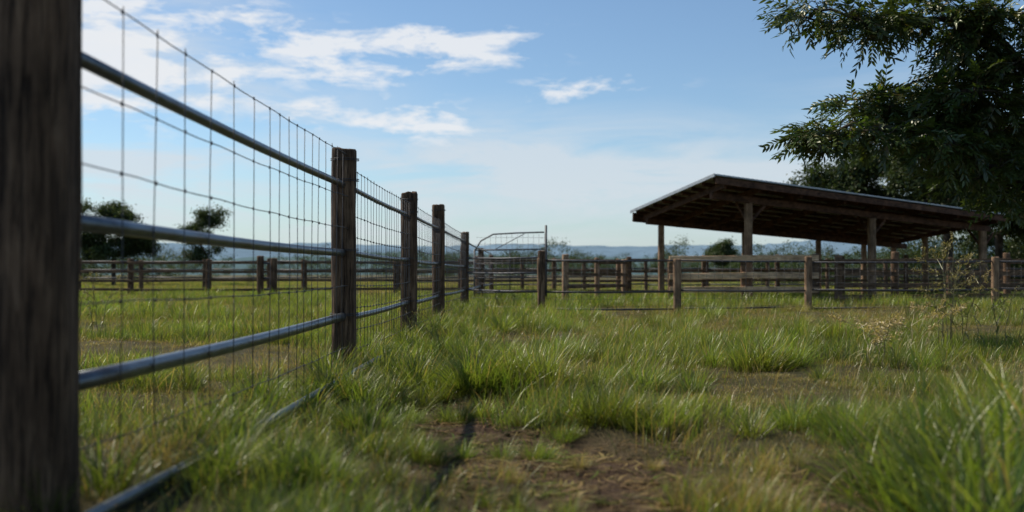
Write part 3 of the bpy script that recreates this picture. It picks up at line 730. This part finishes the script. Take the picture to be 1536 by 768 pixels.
# ---------------------------------------------------------------- dry weeds
def weed(name, x, y, h, nst, seed, head=1.0, spreadr=0.12, lean=0.3):
    r = random.Random(seed); mb = MB(); z0 = G(x, y); cols = []
    def cap(c, n0): cols.extend([c] * (len(mb.v) - n0))
    for i in range(nst):
        a_ = r.uniform(0, 6.28); hh = h * r.uniform(.55, 1.0); ln = r.uniform(.2, 1) * lean * hh
        bx, by = x + r.gauss(0, spreadr), y + r.gauss(0, spreadr); pts = []
        for k in range(9):
            t = k / 8; pts.append(Vector((bx + math.cos(a_) * ln * t * t + .008 * math.sin(k * 2 + i), by + math.sin(a_) * ln * t * t, z0 + hh * (t - .12 * t * t * lean))))
        n0 = len(mb.v); mb.tube(pts, [.0045 * (1 - .6 * k / 8) for k in range(9)], 4, False); cap((.4, r.random(), .6, 1), n0)
        heads = [(pts[-1], pts[-1] - pts[-2])]
        for k in (4, 5, 6, 7):
            if r.random() < .6:
                b = pts[k]; aa = r.uniform(0, 6.28); L = r.uniform(.08, .2) * h
                q = [b + Vector((math.cos(aa) * L * t, math.sin(aa) * L * t, L * 0.9 * t - .25 * L * t * t)) for t in (0, .4, .8, 1)]
                n0 = len(mb.v); mb.tube(q, .0024, 4, False); cap((.4, r.random(), .6, 1), n0); heads.append((q[-1], q[-1] - q[-2]))
            if r.random() < .7:
                d = Vector((r.uniform(-1, 1), r.uniform(-1, 1), r.uniform(-.2, .7))); v, f_ = leafverts(pts[k - 2], d, Vector((0, 0, 1)), r.uniform(.1, .2), .02, .6)
                n0 = len(mb.v); mb.add(v, f_); cap((.1, r.random(), .6, 1), n0)
        for p, d in heads:
            d = d.normalized()
            for j in range(int(22 * head)):
                t = r.random(); c = p + d * (t - .3) * .07 * head + Vector((r.gauss(0, .006), r.gauss(0, .006), r.gauss(0, .006))) * head
                dd = (d * .8 + Vector((r.uniform(-1, 1), r.uniform(-1, 1), r.uniform(-1, 1)))).normalized()
                v, f_ = leafverts(c, dd, Vector((r.uniform(-1, 1), r.uniform(-1, 1), 1)), r.uniform(.012, .026) * head, .006 * head, 0)
                n0 = len(mb.v); mb.add(v, f_); cap((.8, r.random(), .8, 1), n0)
    ob = mb.obj(name, M_WEED, None, False); set_tint(ob.data, cols)
weed('dry_weed', 3.85, 8.8, 1.08, 10, 1, 1.5, .09, .22); weed('dry_weed', 3.3, 8.4, .55, 4, 2, 1.6, .15, 1.0); weed('dry_weed', 2.7, 7.2, .46, 4, 3, 1.6, .15, 1.2)
weed('dry_weed', 4.25, 9.1, .8, 5, 4, 1.3, .2, .6); weed('dry_weed', -5.2, 11.5, .75, 16, 6, 1.2, .3, .5); weed('dry_weed', -1.0, 10.4, .45, 4, 7, .8, .15, .5)

# ---------------------------------------------------------------- hills
def hills(name, R0, hbase, hvar, fr, seed, haze_col):
    m, nt, out = newmat(name + '_haze_tint'); b = N(nt, 'ShaderNodeBsdfDiffuse')  # bluish base colour stands in for atmospheric haze over the ridges
    n1 = noise(nt, objco(nt, (1, 1, 3)), 0.012, 8, .7); r_ = ramp(nt, [(.35, tuple(c * .8 for c in haze_col)), (.65, tuple(c * 1.15 for c in haze_col))])
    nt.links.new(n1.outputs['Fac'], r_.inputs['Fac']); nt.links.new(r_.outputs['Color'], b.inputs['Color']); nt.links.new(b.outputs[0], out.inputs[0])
    th = np.linspace(math.radians(5), math.radians(175), 500); vs = []; fs = []
    h = hbase + hvar * (fbm(th * fr, th * 0, seed, 5) - .4)
    for k, (dr, f) in enumerate(((0, -.02), (60, .45), (130, .8), (200, 1.0), (420, -.02))):
        for i, t in enumerate(th):
            q = (R0 + dr * R0 / 900 + 40 * vnoise(np.array([t * 9.]), np.array([k * 1.]), seed)[0])
            vs.append((q * math.cos(t), q * math.sin(t), max(-3, h[i]) * f + (2.0 * (vnoise(np.array([t * 160]), np.array([k * 3.]), seed)[0]) if 0 < k < 4 else 0) * R0 / 900))
    n = len(th)
    for k in range(4):
        for i in range(n - 1): fs.append((k * n + i + 1, k * n + i, (k + 1) * n + i, (k + 1) * n + i + 1))
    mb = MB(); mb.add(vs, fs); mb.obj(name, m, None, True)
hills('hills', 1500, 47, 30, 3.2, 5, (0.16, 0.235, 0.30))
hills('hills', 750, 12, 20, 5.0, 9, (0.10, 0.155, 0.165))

# ---------------------------------------------------------------- light & sky
sx, sy = -0.86, 0.50; el = math.radians(50); az = math.atan2(sx, sy)
svec = Vector((math.sin(az) * math.cos(el), math.cos(az) * math.cos(el), math.sin(el)))
sd = bpy.data.lights.new('sun', 'SUN'); sd.energy = 5.0; sd.angle = math.radians(0.5); sd.color = (1.0, 0.92, 0.78)
so = bpy.data.objects.new('sun', sd); COL.objects.link(so); so.rotation_euler = (-svec).to_track_quat('-Z', 'Y').to_euler(); so.location = svec * 50
wd = bpy.data.worlds.new('World'); scene.world = wd; wd.use_nodes = True; nt = wd.node_tree; nt.nodes.clear()
out = N(nt, 'ShaderNodeOutputWorld'); bg = N(nt, 'ShaderNodeBackground'); bg.inputs['Strength'].default_value = 0.088
sky = N(nt, 'ShaderNodeTexSky', sky_type='NISHITA'); sky.sun_disc = False; sky.sun_elevation = el; sky.sun_rotation = az; sky.dust_density = 0.2; sky.air_density = 1.0; sky.ozone_density = 2.0
tc = N(nt, 'ShaderNodeTexCoord'); D = tc.outputs['Generated']
def vm(op, a_, b_):
    q = N(nt, 'ShaderNodeVectorMath', operation=op)
    for s_, v in ((q.inputs[0], a_), (q.inputs[1], b_)):
        if isinstance(v, tuple): s_.default_value = v
        else: nt.links.new(v, s_)
    return q
def mt(op, a_, b_=0.0, clamp=False):
    q = N(nt, 'ShaderNodeMath', operation=op); q.use_clamp = clamp
    for s_, v in ((q.inputs[0], a_), (q.inputs[1], b_)):
        if isinstance(v, (int, float)): s_.default_value = v
        else: nt.links.new(v, s_)
    return q.outputs[0]
def blobm(c, rad, amp):
    q = vm('MULTIPLY', vm('SUBTRACT', D, c).outputs[0], tuple(1 / k for k in rad)); l = N(nt, 'ShaderNodeVectorMath', operation='LENGTH'); nt.links.new(q.outputs[0], l.inputs[0])
    mr = N(nt, 'ShaderNodeMapRange', interpolation_type='SMOOTHSTEP'); mr.inputs['From Min'].default_value = 1.0; mr.inputs['From Max'].default_value = 0.0; mr.inputs['To Max'].default_value = amp
    nt.links.new(l.outputs[1], mr.inputs['Value']); return mr.outputs[0]
def dirv(px, py):   # cloud direction from bearing/elevation tangents
    v = Vector((px, 1, py)).normalized(); return tuple(v)
crisp = [(dirv(-.20, .22), (.22, 1, .05), .8), (dirv(-.07, .23), (.17, 1, .04), .8), (dirv(-.14, .155), (.18, 1, .04), .8), (dirv(-.31, .25), (.18, 1, .045), .75), (dirv(.08, .185), (.13, 1, .025), .5), (dirv(-.42, .22), (.25, 1, .10), .8)]
soft = [(dirv(-.45, .13), (.40, 1, .22), 1.0), (dirv(.02, .095), (.46, 1, .095), 1.0), (dirv(.22, .085), (.38, 1, .075), 1.0), (dirv(-.15, .05), (.5, 1, .07), .8), (dirv(-.45, .26), (.25, 1, .14), .8), (dirv(.6, .15), (.4, 1, .12), .6)]
def acc(lst):
    s_ = None
    for c in lst:
        b_ = blobm(*c); s_ = b_ if s_ is None else mt('MAXIMUM', s_, b_)
    return s_
mp = vm('MULTIPLY', D, (6.5, 6.5, 22.0)); nz = noise(nt, mp.outputs[0], 2.1, 11, .62, .25)
mp2 = vm('MULTIPLY', D, (2.8, 2.8, 15.0)); nz2 = noise(nt, mp2.outputs[0], 1.6, 9, .62, .5)
c1 = mt('ADD', mt('MULTIPLY', mt('SUBTRACT', nz.outputs['Fac'], 0.5), 3.8), mt('SUBTRACT', acc(crisp), 0.31))
gate1 = mt('MULTIPLY', acc(crisp), 2.4, True)
c1 = mt('MULTIPLY', mt('MULTIPLY', c1, 2.0, True), gate1)
c1 = mt('MULTIPLY', c1, 0.88)
c2 = mt('MULTIPLY', acc(soft), mt('ADD', mt('MULTIPLY', mt('SUBTRACT', nz2.outputs['Fac'], .46), 5.0), 0.22, True), True)
c2 = mt('MULTIPLY', mt('MULTIPLY', c2, 1.4, True), 0.74)
tint = mixc(nt, 1.0, sky.outputs[0], (1.18, 1.29, 1.34), 'MULTIPLY')
sepd = N(nt, 'ShaderNodeSeparateXYZ'); nt.links.new(D, sepd.inputs[0])
hz_ = N(nt, 'ShaderNodeMapRange', interpolation_type='SMOOTHSTEP'); hz_.inputs['From Min'].default_value = 0.14; hz_.inputs['From Max'].default_value = -0.05; hz_.inputs['To Max'].default_value = 0.85
nt.links.new(sepd.outputs[2], hz_.inputs['Value'])
tint = mixc(nt, hz_.outputs[0], tint, (5.1, 6.15, 7.1))
col = mixc(nt, c2, tint, (7.7, 8.3, 8.9))
col = mixc(nt, c1, col, (9.6, 9.8, 10.1))
nt.links.new(col, bg.inputs['Color']); nt.links.new(bg.outputs[0], out.inputs[0])

# ---------------------------------------------------------------- camera
cd = bpy.data.cameras.new('camera'); cam = bpy.data.objects.new('camera', cd); COL.objects.link(cam)
cam.location = (0, 0, 0.70); cam.rotation_euler = (math.radians(91.04), 0, 0)
cd.lens = 35; cd.sensor_width = 36; cd.clip_start = 0.05; cd.clip_end = 9000
cd.dof.use_dof = True; cd.dof.focus_distance = 8.5; cd.dof.aperture_fstop = 1.8
scene.camera = cam
scene.view_settings.view_transform = 'Standard'; scene.view_settings.look = 'None'; scene.view_settings.exposure = 0; scene.view_settings.gamma = 1
